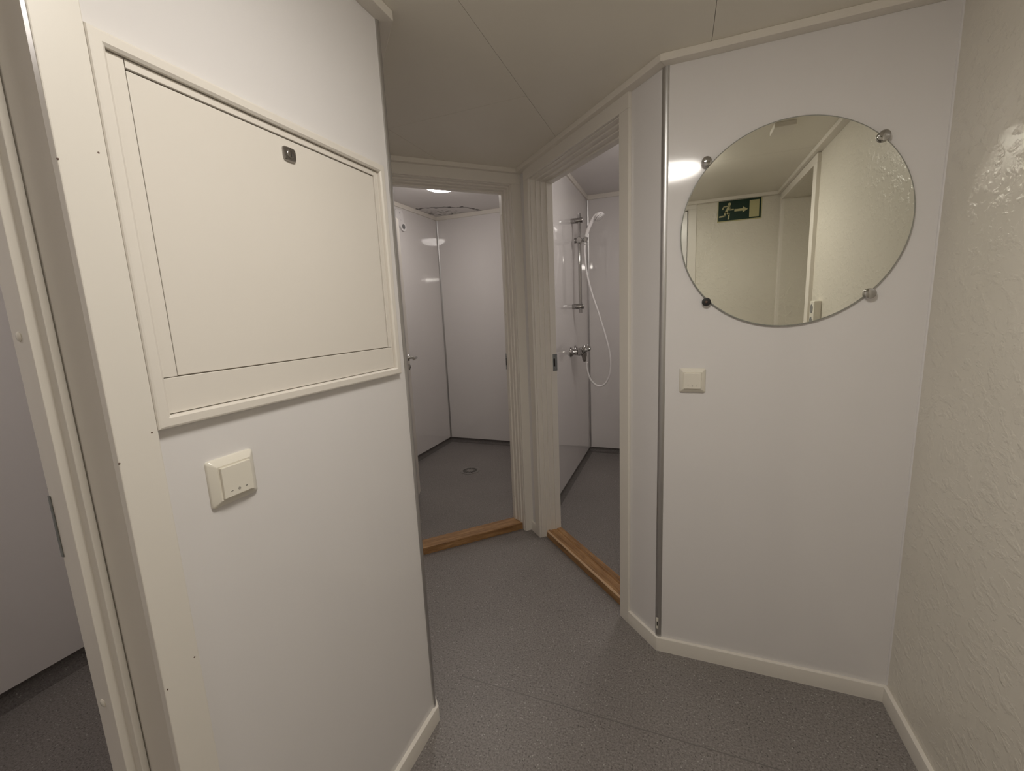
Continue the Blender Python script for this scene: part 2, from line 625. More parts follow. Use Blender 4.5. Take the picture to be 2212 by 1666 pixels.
# worn end cap of the profile near the baseboard
pc = Vector((*m2(P3), 0)) + Vector((-0.0035, -0.0075, 0))
obj('end_cap', MB().box(pc + Vector((-0.003, -0.0006, 0.095)), (0.0085, -0.0018, 0), (0.0, -0.0022, 0), (0, 0, 0.046)), 'plastic', cpM, bevel=0.0005, label='pale end piece of the metal corner strip')
obj('slot', MB().box(pc + Vector((-0.0008, -0.0030, 0.108)), (0.0036, -0.0008, 0), (0, -0.0012, 0), (0, 0, 0.018)), 'black', cpM)

# caulk line where the laminate meets the plaster
obj('sealant', MB().tube([W(XR, YM, -0.955), W(XR, YM, CEIL - 0.017)], 0.0042, 8), 'laminate', wf, smooth=True)

# cubicle walls
cab = 'laminate_gloss'
c1l = struct('wall_cubicle_left', MB().cube(S * CX1 - 0.05, S * CX1, S * 0.70, S * CY + 0.05, 0.045, TOPW), cab, 'left wall of the left shower cubicle, glossy white panel', 'wall')
c1b = struct('wall_cubicle_back', MB().cube(S * CX1, S * -0.598, S * CY, S * CY + 0.05, 0.045, TOPW), cab, 'back wall of the left shower cubicle, glossy white panel', 'wall')
part = struct('wall_partition', MB().cube(S * -0.612, S * CXP, S * 1.80, S * CY, 0.045, TOPW), cab, 'glossy partition between the cubicles carrying the shower rail', 'wall')
c2b = struct('wall_shower_back', MB().cube(S * -0.598, S * CX2 + 0.05, S * CY, S * CY + 0.05, 0.045, TOPW), cab, 'back wall of the cubicle with the shower rail', 'wall')
struct('wall_shower_right', MB().cube(S * CX2, S * CX2 + 0.05, S * 1.25, S * CY, -0.02, TOPW), cab, 'right wall of the cubicle with the shower rail, hidden by the mirror wall', 'wall')
struct('wall_shower_front', MB().cube(S * P3[0] + 0.04, S * CX2 + 0.05, S * YM + 0.075, S * YM + 0.115, -0.02, TOPW), cab, 'inside face behind the mirror wall', 'wall')
struct('wall_dim_left', MB().cube(S * CX3 - 0.05, S * CX3, S * -0.62, S * 0.66, 0.064, S * 1.66), cab, 'far wall of the dim cubicle seen past the nearest door frame', 'wall')
struct('wall_dim_back', MB().cube(S * CX3, S * XL - 0.092, S * 0.655, S * 0.655 + 0.03, -0.02, S * 1.66), cab, 'inner side wall of the dim cubicle behind the hatch wall', 'wall')
struct('wall_dim_near', MB().cube(S * CX3 - 0.05, S * XL - 0.092, S * -0.62 - 0.03, S * -0.62, -0.02, S * 1.66), cab, 'near side wall of the dim cubicle, outside the view', 'wall')
struct('wall_passage', MB().cube(S * XR + 0.42, S * XR + 0.48, S * -0.6, S * 0.6, -0.02, S * 1.7), 'plaster', 'plaster closing the deep doorway in the right wall', 'wall')


def inner_strip(parent, x, y, sx, sy):
    b = MB().prism([(x, y, 0.05), (x + sx * 0.013, y, 0.05), (x + sx * 0.004, y + sy * 0.004, 0.05), (x, y + sy * 0.013, 0.05)], (0, 0, ZCAB - 0.07 - 0.02))
    return obj('corner_strip', b, 'alu', parent, label='grey metal strip in the corner of the panels')


inner_strip(c1b, S * CX1, S * CY, 1, -1)
inner_strip(c2b, S * CXP, S * CY, 1, -1)

# coved vinyl skirtings of the cubicles
COVE = [(-0.030, 0.0), (0.026, 0.0), (0.013, 0.003), (0.003, 0.010), (-0.004, 0.021), (-0.0065, 0.032), (-0.0065, 0.047), (-0.030, 0.047)]
path1 = [m2((CX1 + 1.08, CY)), m2((CX1, CY)), m2((CX1, 0.75))]
# the room lies left of the path when walked back -> left wall downwards
struct('baseboard_cubicle_back', MB().sweep(path1, COVE, 0, 1), 'vinyl_cove', 'coved vinyl skirting along the back of the left cubicle', 'skirting', smooth=True)
struct('baseboard_cubicle_left', MB().sweep(path1, COVE, 1, 2), 'vinyl_cove', 'coved vinyl skirting along the left side of the left cubicle', 'skirting', smooth=True)
path2 = [m2((CX2, CY)), m2((CXP, CY)), m2((CXP, 1.86))]
struct('baseboard_shower_back', MB().sweep(path2, COVE, 0, 1), 'vinyl_cove', 'coved vinyl skirting on the back wall below the shower hose', 'skirting', smooth=True)
struct('baseboard_shower_left', MB().sweep(path2, COVE, 1, 2), 'vinyl_cove', 'coved vinyl skirting on the partition below the mixer tap', 'skirting', smooth=True)
COVE3 = [(o, z * 1.42) for o, z in COVE]
path3 = [m2((CX3, 0.655)), m2((CX3, -0.62))]
struct('baseboard_dim_left', MB().sweep(path3, COVE3, 0, 1), 'vinyl_cove', 'coved vinyl skirting of the dim cubicle past the nearest door frame', 'skirting', smooth=True)

# cubicle cornices
CORN = [(0, ZCAB - 0.036), (0.012, ZCAB - 0.036), (0.012, ZCAB), (0, ZCAB)]
struct('trim_1', MB().sweep(path1, CORN, 0, 1), 'batten', 'flat cream cornice over the back wall of the left cubicle', 'cornice', bevel=0.0015)
struct('trim_2', MB().sweep(path1, CORN, 1, 2), 'batten', 'flat cream cornice over the left wall of the left cubicle', 'cornice', bevel=0.0015)
struct('trim_3', MB().sweep(path2, CORN, 0, 1), 'batten', 'flat cream cornice over the back wall behind the shower head', 'cornice', bevel=0.0015)
struct('trim_4', MB().sweep(path2, CORN, 1, 2), 'batten', 'flat cream cornice over the partition above the shower rail', 'cornice', bevel=0.0015)

# lobby ceiling battens and baseboards
loop = [ROOM_M[-1]] + ROOM_M + [ROOM_M[0], ROOM_M[1]]
BAT = [(0, ZC - 0.022), (0.037, ZC - 0.022), (0.037, ZC), (0, ZC)]
where = ['over the wall with the exit sign', 'over the rough plaster wall', 'over the mirror wall', 'over the doorway to the shower rail', 'over the doorway with the floor drain', 'over the slanted return wall', 'over the access hatch wall']
for i, wn in enumerate(where):
    struct('trim_%d' % (5 + i), MB().sweep(loop, BAT, i + 1, i + 2), 'batten', 'cream ceiling batten ' + wn, 'cornice', bevel=0.0016)

BB = [(0, 0), (0.0120, 0), (0.0120, 0.0530), (0.0114, 0.0550), (0.0098, 0.0560), (0, 0.0560)]
CW = 0.0410 * S                               # casing width


def along(a, d, t):
    return (a[0] + d[0] * t, a[1] + d[1] * t)


cdir, ddir = (-1 / R2, 1 / R2), (1 / R2, 1 / R2)
cut = lambda n1=None, n2=None, c=None, d=None: None
pathB = [m2((XR, 0.285)), m2(P2), m2(P3), m2(dn_(-(C2a - CW / S), N2))]
struct('baseboard_right', MB().sweep(pathB, BB, 0, 1), 'cream', 'cream baseboard under the rough plaster wall', 'baseboard', smooth=True)
struct('baseboard_front', MB().sweep(pathB, BB, 1, 2), 'cream', 'cream baseboard under the mirror wall', 'baseboard', smooth=True)
struct('baseboard_diagonal', MB().sweep(pathB, BB, 2, 3), 'cream', 'short cream baseboard between mirror wall and doorway', 'baseboard', smooth=True)
pathI = [m2(dn_(-(C2b + CW / S), N2)), m2(P4)]
struct('baseboard_corner', MB().sweep(pathI, BB, 0, 1), 'cream', 'tiny cream baseboard piece in the corner between the two cubicle doorways', 'baseboard', smooth=True)
pathL = [m2(P5), m2(P6), m2((XL, 0.290))]
struct('baseboard_return', MB().sweep(pathL, BB, 0, 1), 'cream', 'cream baseboard turning the corner past the hatch wall', 'baseboard', smooth=True)
struct('baseboard_left', MB().sweep(pathL, BB, 1, 2), 'cream', 'cream baseboard under the access hatch wall', 'baseboard', smooth=True)
pathR = [m2((X5b + CW / S, YB)), m2(P1)]
struct('baseboard_rear', MB().sweep(pathR, BB, 0, 1), 'cream', 'cream baseboard under the exit sign wall', 'baseboard', smooth=True)


# ------------------------------------------------------------------ doors
PROF_A = [(0.0, 0.0), (0.0, 0.013), (0.003, 0.013), (0.003, 0.040), (0.010, 0.040), (0.010, 0.066), (0.016, 0.066), (0.016, 0.096), (0.024, 0.096), (0.024, 0.132)]
PROF_B = [(0.0, 0.0), (0.0, 0.012), (0.005, 0.012), (0.005, 0.072), (0.0145, 0.072), (0.0145, 0.088), (0.026, 0.088), (0.026, 0.131)]


def frame(name, O, U, T, u0, u1, zt, prof, label, casing=True, sill=None, caps=(), cap_ts=None, strike=None, strike_t=(0, 0), cap_side=1, cw=CW):
    """O = plan point of u=0 on the casing front plane (metres), U along the wall, T into the wall"""
    O, U, T = Vector((*O, 0)), Vector((*U, 0)), Vector((*T, 0))
    root = empty(name, O + U * ((u0 + u1) / 2), label, 'door', 'structure')

    def at(u, t, z):
        return O + U * u + T * t + Z * z
    tc = 0.013
    ztop = zt + cw
    for a, b, nm in ((u0 - cw, u0, 'casing'), (u1, u1 + cw, 'casing')):
        obj(nm, MB().box(at(a, 0, 0), U * (b - a), T * tc, Z * zt), 'cream', root, bevel=0.0016)
    obj('casing', MB().box(at(u0 - cw, 0, zt), U * (u1 - u0 + 2 * cw), T * tc, Z * cw), 'cream', root, bevel=0.0016)
    back = -0.020
    pf = [(max(s, 0.0006) if t <= 0.013 else s, t) for s, t in prof if t >= tc - 1e-9] 
    poly = [(back, tc)] + [(s, t) for s, t in pf] + [(back, prof[-1][1])]
    zb = 0.0
    obj('jamb', MB().prism([at(u0 + s, t, zb) for s, t in poly], Z * (zt - zb)), 'cream', root, bevel=0.0013)
    jr = obj('jamb', MB().prism([at(u1 - s, t, zb) for s, t in poly], Z * (zt - zb)), 'cream', root, bevel=0.0013)
    obj('head_jamb', MB().prism([at(u0 + 0.0005, t, zt - s) for s, t in poly], U * (u1 - u0 - 0.001)), 'cream', root, bevel=0.0013)
    if sill:
        L = u1 - u0 - 0.006
        ang = math.atan2(U.y, U.x)
        # local frame: x along U, y = +/-T
        sy = 1 if (U.x * T.y - U.y * T.x) > 0 else -1
        mb = MB().prism([Vector((-L / 2, sy * t, z)) for t, z in sill], (L, 0, 0))
        o = obj('threshold', mb, 'oak', root, bevel=0.0012, label='varnished oak threshold', at=(0, 0, 0))
        o.location = (0, 0, 0)
        o.rotation_euler = (0, 0, ang)
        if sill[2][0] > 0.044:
            ns = MB().prism([Vector((-L / 2, sy * t, z)) for t, z in ((0.0415, 0.0358), (0.0468, 0.0416), (0.0490, 0.0416), (0.0490, 0.0390), (0.0430, 0.0340), (0.0415, 0.0340))], (L, 0, 0))  # highlight on the front bevel, put in as a strip of paler colour
            obj('edge_highlight', ns, 'highlight_oak', o, label='pale strip painting the bevel highlight along the front edge', at=(0, 0, 0)).location = (0, 0, 0)
    s_l = prof[-1][0]
    for u_cap, t_cap, z_cap, sgn in caps:
        c = at(u_cap, t_cap, z_cap)
        obj('screw_cap', MB().lathe([(0.0, 0.0022), (0.0045, 0.002), (0.0068, 0.0008), (0.007, -0.001)], c, U * sgn, 16), 'plastic', root, smooth=True)
    if strike:
        ue, sgn, t0, t1, z0, z1 = strike
        pl = obj('strike_plate', MB().box(at(ue, t0, z0), U * sgn * 0.0018, T * (t1 - t0), Z * (z1 - z0)), 'zinc', root, bevel=0.0008, label='zinc lock strike plate')
        if t1 - t0 < 0.008:
            return root, at
        zm = (z0 + z1) / 2
        tm = t0 + (t1 - t0) * 0.32
        obj('latch_hole', MB().box(at(ue + sgn * 0.0016, tm - 0.005, zm - 0.022), U * sgn * 0.0006, T * 0.010, Z * 0.044), 'black', pl)
        for zz in (z0 + 0.012, z1 - 0.012):
            obj('screw', MB().lathe([(0, 0.0012), (0.003, 0.001), (0.0034, 0)], at(ue + sgn * 0.0017, (t0 + t1) / 2, zz), U * sgn, 10), 'chrome', pl, smooth=True)
    return root, at


TCAS = 0.013
ZH = S * (HEAD + 1)
SILL1 = [(0.036, 0), (0.036, 0.039), (0.039, 0.043), (0.128, 0.043), (0.128, 0)]
SILL2 = [(0.042, 0), (0.042, 0.036), (0.047, 0.041), (0.064, 0.041), (0.067, 0.038), (0.070, 0.041), (0.100, 0.041), (0.103, 0.046), (0.134, 0.046), (0.134, 0)]
zc = lambda z: S * (z + 1)
# door_1: doorway of the left cubicle; U = +D, depth = -n1 = (-1, 1)/√2
n1m = S * N1 + TCAS
O1 = (n1m / R2, -n1m / R2)
d1, at1 = frame('door_1', O1, (1 / R2, 1 / R2), (-1 / R2, 1 / R2), S * D1a, S * D1b, ZH, PROF_A,
                'cream door frame with oak threshold and open door, doorway with the floor drain', sill=SILL1,
                caps=[(S * D1b - 0.024, 0.103, zc(z), -1) for z in (0.426, 0.006, -0.428, -0.849)],
                strike=(S * D1b - 0.024, -1, 0.122, 0.134, zc(-0.243), zc(-0.171)))
# door_2: doorway of the shower cubicle; U = +C, depth = +n2 = (1, 1)/√2
n2m = S * N2 - TCAS
O2 = (n2m / R2, n2m / R2)
d2, at2 = frame('door_2', O2, (-1 / R2, 1 / R2), (1 / R2, 1 / R2), S * C2a, S * C2b, ZH, PROF_A,
                'cream door frame with oak threshold, doorway to the shower rail', sill=SILL2,
                caps=[(S * C2b - 0.016, 0.088, zc(z), -1) for z in (0.426, 0.006, -0.428, -0.849)],
                strike=(S * C2b - 0.024, -1, 0.106, 0.134, zc(-0.243), zc(-0.171)))
# door_3: nearest doorway in the left wall; U = +y, depth = -x
d3, at3 = frame('door_3', (S * XL + TCAS, 0), (0, 1), (-1, 0), S * Y3a, S * Y3b, ZH, PROF_B,
                'cream door frame at the near left edge beside the access hatch', sill=SILL1,
                caps=[(S * Y3b - 0.026, 0.112, zc(z), -1) for z in (0.000, -0.432)],
                strike=(S * Y3b - 0.026, -1, 0.1262, 0.1312, zc(-0.246), zc(-0.173)))
obj('seal_strip', MB().box(at3(S * Y3b - 0.005, 0.0703, 0), (0, -0.0008, 0), (-0.0017, 0, 0), (0, 0, ZH - 0.006)), 'gap', d3, label='thin dark joint along the door stop')
# door_4: deep doorway in the right wall
O4 = Vector((S * XR - 0.016, 0, 0))
d4 = empty('door_4', (S * XR, S * (Y4a + Y4b) / 2, 0), 'deep doorway with cream casing in the rough plaster wall', 'door', 'structure')
z4 = S * 1.535
obj('casing', MB().cube(S * XR - 0.018, S * XR + 0.002, S * Y4b, S * Y4b + 0.062, 0, z4), 'batten', d4, bevel=0.002)
obj('casing', MB().cube(S * XR - 0.018, S * XR + 0.002, S * Y4a - 0.045, S * Y4a, 0, z4), 'batten', d4, bevel=0.002)
obj('casing', MB().cube(S * XR - 0.018, S * XR + 0.002, S * Y4a - 0.045, S * Y4b + 0.062, z4, S * 1.569), 'batten', d4, bevel=0.002)
# door_5: closed door in the rear wall
d5, at5 = frame('door_5', (0, S * YB + TCAS), (1, 0), (0, -1), S * X5a, S * X5b, S * 1.548, [(0, 0), (0, 0.013), (0.004, 0.013), (0.004, 0.060), (0.014, 0.060), (0.014, 0.11)],
                'closed white door in the exit sign wall, seen only in the mirror', cw=0.055)
obj('door_leaf', MB().box(at5(S * X5a + 0.008, 0.018, 0.01), (S * (X5b - X5a) - 0.016, 0, 0), (0, -0.04, 0), (0, 0, S * 1.548 - 0.018)), 'white_plastic', d5, bevel=0.002)

# open leaf of door_1 with its handle
hin = Vector((*m2((-1.104, 1.437)), 0))
tip = Vector((*m2((-1.338, 1.935)), 0))
lu = (tip - hin).normalized()
ln_ = Vector((lu.y, -lu.x, 0))                 # towards the opening
if ln_.x < 0:
    ln_ = -ln_
lw = (tip - hin).length
zl0, zl1 = zc(-0.957), zc(0.505)
leaf = obj('door_leaf', MB().box(hin + Z * zl0, lu * lw, -ln_ * 0.040, Z * (zl1 - zl0)), 'cream', d1, bevel=0.0015, label='cream door leaf standing open into the cubicle')
hp = hin + lu * (lw - 0.055) + Z * zc(-0.197)
hb = MB().lathe([(0.0, 0.008), (0.021, 0.008), (0.0235, 0.004), (0.0235, 0.0)], hp, ln_, 24)
obj('handle_rose', hb, 'chrome', leaf, smooth=True)
hpts = [hp + ln_ * 0.004, hp + ln_ * 0.040, hp + ln_ * 0.052 - lu * 0.008, hp + ln_ * 0.055 - lu * 0.022, hp + ln_ * 0.055 - lu * 0.115]
obj('handle', MB().tube(spline(hpts, 6), 0.0095, 12), 'chrome', leaf, smooth=True)
kp = hin + lu * (lw - 0.055) + Z * zc(-0.245)
obj('key_rose', MB().lathe([(0.0, 0.012), (0.010, 0.012), (0.012, 0.008), (0.020, 0.007), (0.022, 0.0)], kp, ln_, 20), 'chrome', leaf, smooth=True)
for zz in (zc(0.36), zc(-0.80)):
    obj('hinge', MB().tube([hin + ln_ * 0.006 + Z * (zz - 0.05), hin + ln_ * 0.006 + Z * (zz + 0.05)], 0.007, 12), 'zinc', d1, smooth=True)


# ------------------------------------------------------------------ access hatch on the left wall
def lw_(x, y, z):
    """left wall frame: x = metres out of the wall, y, z plan units"""
    return Vector((S * XL + x, S * y, S * (z + 1)))


def lbox(x0, x1, y0, y1, z0, z1):
    return MB().cube(S * XL + x0, S * XL + x1, S * y0, S * y1, S * (z0 + 1), S * (z1 + 1))


ha = empty('access_hatch', lw_(0, 0.525, -0.11), 'cream wooden access hatch with a small metal lock, set in the left wall', 'hatch')
y0, y1, z0, z1 = 0.2905, 0.7490, -0.1110, 0.2985
mw = 0.0145
mh = 0.0145


def mould(ya, za, yb, zb, dy, dz):
    """one mitred moulding bar from outer corner a to b; (dy,dz) = inward"""
    ty, tz = (1 if yb > ya else -1 if yb < ya else 0), (1 if zb > za else -1 if zb < za else 0)
    prof = [(0, 0), (0.0, 0.0115), (0.07, 0.0135), (0.2, mh), (0.8, mh), (1.0, mh - 0.003), (1.0, 0)]
    A, B = [], []
    for f, x in prof:
        k = f * mw
        A.append(lw_(x, ya + (dy + ty) * k, za + (dz + tz) * k))
        B.append(lw_(x, yb + (dy - ty) * k, zb + (dz - tz) * k))
    n = len(prof)
    mb = MB()
    fs = [tuple(range(n))[::-1], tuple(range(n, 2 * n))] + [(i, (i + 1) % n, n + (i + 1) % n, n + i) for i in range(n)]
    return mb.add(A + B, fs)


obj('frame_moulding', mould(y0, z1, y1, z1, 0, -1), 'hatch', ha, label='mitred moulding along the top')
obj('frame_moulding', mould(y0, z0, y1, z0, 0, 1), 'hatch', ha, label='mitred moulding along the bottom')
obj('frame_moulding', mould(y0, z0, y0, z1, 1, 0), 'hatch', ha, label='mitred moulding on the near side')
obj('frame_moulding', mould(y1, z0, y1, z1, -1, 0), 'hatch', ha, label='mitred moulding on the far side')
iy0, iy1, iz0, iz1 = y0 + mw, y1 - mw, z0 + mw, z1 - mw
dy0, dy1, dz0, dz1 = 0.3235, 0.7215, -0.0535, 0.2735
g1 = 0.0009
obj('inner_frame', lbox(0.0, 0.0055, iy0 + g1, dy0 - g1, dz0, iz1 - g1), 'hatch', ha, bevel=0.0006)
obj('inner_frame', lbox(0.0, 0.0055, dy1 + g1, iy1 - 0.0035, dz0, iz1 - g1), 'hatch', ha, bevel=0.0006)
obj('inner_frame', lbox(0.0, 0.0050, iy1 - 0.0028, iy1 - 0.0006, iz0, iz1 - g1), 'hatch', ha, bevel=0.0004)
obj('inner_frame', lbox(0.0, 0.0055, dy0, dy1, dz1 + g1, iz1 - g1), 'hatch', ha, bevel=0.0006)
obj('bottom_rail', lbox(0.0, 0.0062, iy0 + g1, iy1 - 0.0035, iz0 + g1, dz0 - g1), 'hatch', ha, bevel=0.0008)
obj('shadow_gap', lbox(0.0, 0.0006, iy0, iy1, iz0, iz1), 'gap', ha, label='dark gap behind the hatch door')
hd = obj('hatch_door', lbox(0.0007, 0.0032, dy0 + 0.0008, dy1 - 0.0004, dz0 + 0.0005, dz1 - 0.0006), 'hatch', ha, bevel=0.0012)
lk_y, lk_z = 0.5260, 0.2515
pts = []
for k in range(48):
    a = 2 * math.pi * k / 48
    n = 5.0
    c_, s_ = math.cos(a), math.sin(a)
    r = (abs(c_) ** n + abs(s_) ** n) ** (-1 / n)
    pts.append((0.0145 * r * c_, 0.0135 * r * s_))


def lring(x, f):
    return [lw_(x, lk_y, lk_z) + Vector((0, p * f, q * f)) for p, q in pts]


mb = MB()
rows = [lring(0.003, 1.0), lring(0.006, 1.0), lring(0.009, 0.86)]
n = 48
mb.add(rows[0] + rows[1] + rows[2], [(r * n + k, r * n + (k + 1) % n, (r + 1) * n + (k + 1) % n, (r + 1) * n + k) for r in range(2) for k in range(n)] + [tuple(range(2 * n, 3 * n))])
lock = obj('lock', mb, 'lock', hd, smooth=True, label='small square metal cam lock')
LX = Vector((1, 0, 0))
obj('lock_cylinder', MB().lathe([(0.0, 0.0014), (0.0072, 0.0014), (0.0082, 0.0008), (0.0086, 0.0)], lw_(0.0089, lk_y, lk_z), LX, 28), 'lock', hd, smooth=True)
obj('keyhole', MB().box(lw_(0.0101, lk_y, lk_z) + Vector((0, -0.0008, -0.0052)), (0.0006, 0, 0), (0, 0.0016, 0), (0, 0, 0.0104)), 'black', hd)


# ------------------------------------------------------------------ wall switches
def wall_switch(center, U, N, size, label, tilt=0.0):
    """square dimmer plate: U = to the viewer's right, N = out of the wall"""
    c, U, N = Vector(center), Vector(U), Vector(N)
    root = empty('wall_switch', c, label, 'switch', None, 'white square wall switches')
    h = size / 2

    def at(u, v, n):
        return c + U * u + Z * v + N * n

    def rr(hw, r, n, k=5):
        out = []
        for cx_, cz_, a0 in ((hw - r, hw - r, 0), (-hw + r, hw - r, 90), (-hw + r, -hw + r, 180), (hw - r, -hw + r, 270)):
            for j in range(k):
                a = math.radians(a0 + 90 * j / (k - 1))
                out.append(at(cx_ + r * math.cos(a), cz_ + r * math.sin(a), n))
        return out
    loops = [rr(h, 0.006, 0.0), rr(h, 0.006, 0.0035), rr(h - 0.0012, 0.0055, 0.0055), rr(h - 0.012, 0.002, 0.0120), rr(h - 0.0135, 0.0015, 0.0112)]
    n = len(loops[0])
    mb = MB().add(sum(loops, []), [(r * n + k, r * n + (k + 1) % n, (r + 1) * n + (k + 1) % n, (r + 1) * n + k) for r in range(len(loops) - 1) for k in range(n)] + [tuple(range((len(loops) - 1) * n, len(loops) * n)), tuple(range(n))[::-1]])
    obj('cover_frame', mb, 'plastic', root, smooth=True)
    q = h - 0.0150
    rk = obj('touch_plate', MB().box(at(-q, -q, 0.006), U * 2 * q, Z * 2 * q, N * 0.0105), 'plastic', root, bevel=0.0006)
    f = 0.0166
    zz = -q + 0.0095
    e = 0.0003
    obj('minus_mark', MB().box(at(-q + 0.0115, zz - 0.0003, f), U * 0.0036, Z * 0.0007, N * e), 'print', rk)
    ring = MB()
    m_ = 24
    o_, i_ = 0.0021, 0.00155
    ring.add([at(r * math.cos(2 * math.pi * k / m_), zz + r * math.sin(2 * math.pi * k / m_), f + e * w_) for r in (o_, i_) for w_ in (0, 1) for k in range(m_)],
             [(1 * m_ + k, 1 * m_ + (k + 1) % m_, 3 * m_ + (k + 1) % m_, 3 * m_ + k) for k in range(m_)] + [(k, (k + 1) % m_, m_ + (k + 1) % m_, m_ + k) for k in range(m_)])
    obj('circle_mark', ring, 'print', rk)
    px = q - 0.0133
    plus = [(-1.6, -.3), (-.3, -.3), (-.3, -1.6), (.3, -1.6), (.3, -.3), (1.6, -.3), (1.6, .3), (.3, .3), (.3, 1.6), (-.3, 1.6), (-.3, .3), (-1.6, .3)]
    obj('plus_mark', MB().prism([at(px + a * 0.001, zz + b * 0.001, f) for a, b in plus], N * e), 'print', rk)
    return root


wall_switch(lw_(0, 0.3692, -0.1975), (0, 1, 0), (1, 0, 0), 0.083, 'white square touch switch on the left wall below the access hatch')
wall_switch(W(0.0385, YM, -0.1880), (1, 0, 0), (0, -1, 0), 0.083, 'white square touch switch on the wall below the round mirror')

# ------------------------------------------------------------------ round mirror
mc = W(0.2325, YM, 0.1765)
mir = empty('round_mirror', mc - Z * 0.3, 'large round frameless wall mirror held by four metal clips', 'mirror')
FR = Vector((0, -1, 0))
RM = 0.3012
obj('glass_edge', MB().lathe([(0.0, 0.003), (RM - 0.001, 0.003), (RM, 0.004), (RM, 0.0078), (RM - 0.0008, 0.0088), (RM - 0.0034, 0.0092)], mc, FR, 128), 'glass_edge', mir, smooth=True)
obj('mirror_face', MB().lathe([(0.0, 0.0093), (RM - 0.0032, 0.0093), (RM - 0.0032, 0.0088)], mc, FR, 128), 'mirror', mir)
for cx_, cz_, capped in ((0.0575, 0.3400, True), (0.3960, 0.3370, True), (0.3965, 0.0135, True), (0.0660, 0.0120, False)):
    p = W(cx_, YM, cz_)
    if capped:
        obj('clip', MB().lathe([(0.0065, 0.0), (0.0065, 0.010), (0.0135, 0.012), (0.0150, 0.0150), (0.0150, 0.0165), (0.0138, 0.0190), (0.0105, 0.0202), (0.0, 0.0208)], p, FR, 32), 'chrome', mir, smooth=True, label='chrome mushroom clip')
    else:
        k = obj('clip', MB().lathe([(0.0065, 0.0), (0.0065, 0.010), (0.0125, 0.0115), (0.0135, 0.0135), (0.0128, 0.0150), (0.0112, 0.0155), (0.0, 0.0150)], p, FR, 32), 'black', mir, smooth=True, label='black clip that has lost its chrome cap')
        obj('clip_screw', MB().lathe([(0.0, 0.0165), (0.0035, 0.0162), (0.0042, 0.0145)], p, FR, 16), 'brown', k, smooth=True)

# ------------------------------------------------------------------ exit sign on the rear wall (seen in the mirror)
sx0, sx1, sz0, sz1 = S * 0.1965, S * 0.4140, S * 1.4610, S * 1.5750
YS = S * YB
sg = empty('exit_sign', (0.5 * (sx0 + sx1), YS, sz0), 'green exit sign with running figure, arrow and door, on the plaster wall', 'sign')
obj('board', MB().cube(sx0, sx1, YS, YS + 0.003, sz0, sz1), 'pale', sg)


def sp(u, v, n=0.0):
    return Vector((sx0 + (sx1 - sx0) * u, YS + 0.003 + n, sz0 + (sz1 - sz0) * v))


obj('green_field', MB().prism([sp(0.022, 0.045), sp(0.978, 0.045), sp(0.978, 0.955), sp(0.022, 0.955)], (0, 0.0004, 0)), 'green', sg)
asp = (sx1 - sx0) / (sz1 - sz0)


def limb(pts, w):
    mb = MB()
    for (a, b), (c, d) in zip(pts, pts[1:]):
        A, B = sp(a, b, 0.0004), sp(c, d, 0.0004)
        t = (B - A).normalized()
        nrm = Vector((-t.z, 0, t.x)) * w / 2
        A2, B2 = A - t * w * 0.28, B + t * w * 0.28
        mb.prism([A2 + nrm, B2 + nrm, B2 - nrm, A2 - nrm], (0, 0.0003, 0))
    return mb


rn = MB()
rn.prism([sp(0.27, 0.80, 0.0004) + Vector((0.0105 * math.cos(k * math.pi / 10), 0, 0.0105 * math.sin(k * math.pi / 10))) for k in range(20)], (0, 0.0003, 0))
for pts_, w_ in (([(0.255, 0.66), (0.190, 0.42)], 0.0165), ([(0.235, 0.715), (0.145, 0.705), (0.113, 0.585)], 0.0085), ([(0.272, 0.70), (0.284, 0.535), (0.362, 0.540)], 0.0085),
                 ([(0.195, 0.42), (0.268, 0.345), (0.258, 0.115)], 0.0105), ([(0.180, 0.42), (0.162, 0.265), (0.052, 0.250)], 0.0100)):
    q = limb(pts_, w_)
    rn.add(q.v, q.f)
obj('running_figure', rn, 'pale', sg)
obj('arrow', MB().prism([sp(a, b, 0.0004) for a, b in ((0.387, 0.44), (0.572, 0.44), (0.572, 0.355), (0.690, 0.495), (0.572, 0.635), (0.572, 0.545), (0.387, 0.545))], (0, 0.0003, 0)), 'pale', sg)
obj('door_symbol', MB().prism([sp(0.722, 0.105, 0.0004), sp(0.938, 0.105, 0.0004), sp(0.938, 0.875, 0.0004), sp(0.722, 0.875, 0.0004)], (0, 0.0003, 0)), 'pale', sg)

# ------------------------------------------------------------------ socket block on the right wall (seen in the mirror)
so = empty('wall_socket', W(XR, 0.41, -0.14), 'white surface mounted socket block beside the deep doorway, seen in the mirror', 'socket')
obj('socket_body', MB().cube(S * XR - 0.034, S * XR + 0.001, S * 0.375, S * 0.428, S * 0.86, S * 1.005), 'plastic', so, bevel=0.005, segs=3)
for k, zz in enumerate((0.975, 0.927, 0.879)):
    obj('outlet', MB().lathe([(0.0, 0.0), (0.012, 0.0), (0.020, 0.0012), (0.022, 0.0012), (0.023, 0.0)], (S * XR - 0.0341, S * 0.4015, S * zz), (-1, 0, 0), 24), 'grey', so, smooth=True)

cb = empty('ceiling_box', W(0.315, 0.60, CEIL), 'small flat cream box on the lobby ceiling, seen at the top of the mirror', 'box')
obj('box_body', MB().cube(S * 0.286, S * 0.350, S * 0.556, S * 0.635, ZC - 0.020, ZC), 'batten', cb, bevel=0.002)


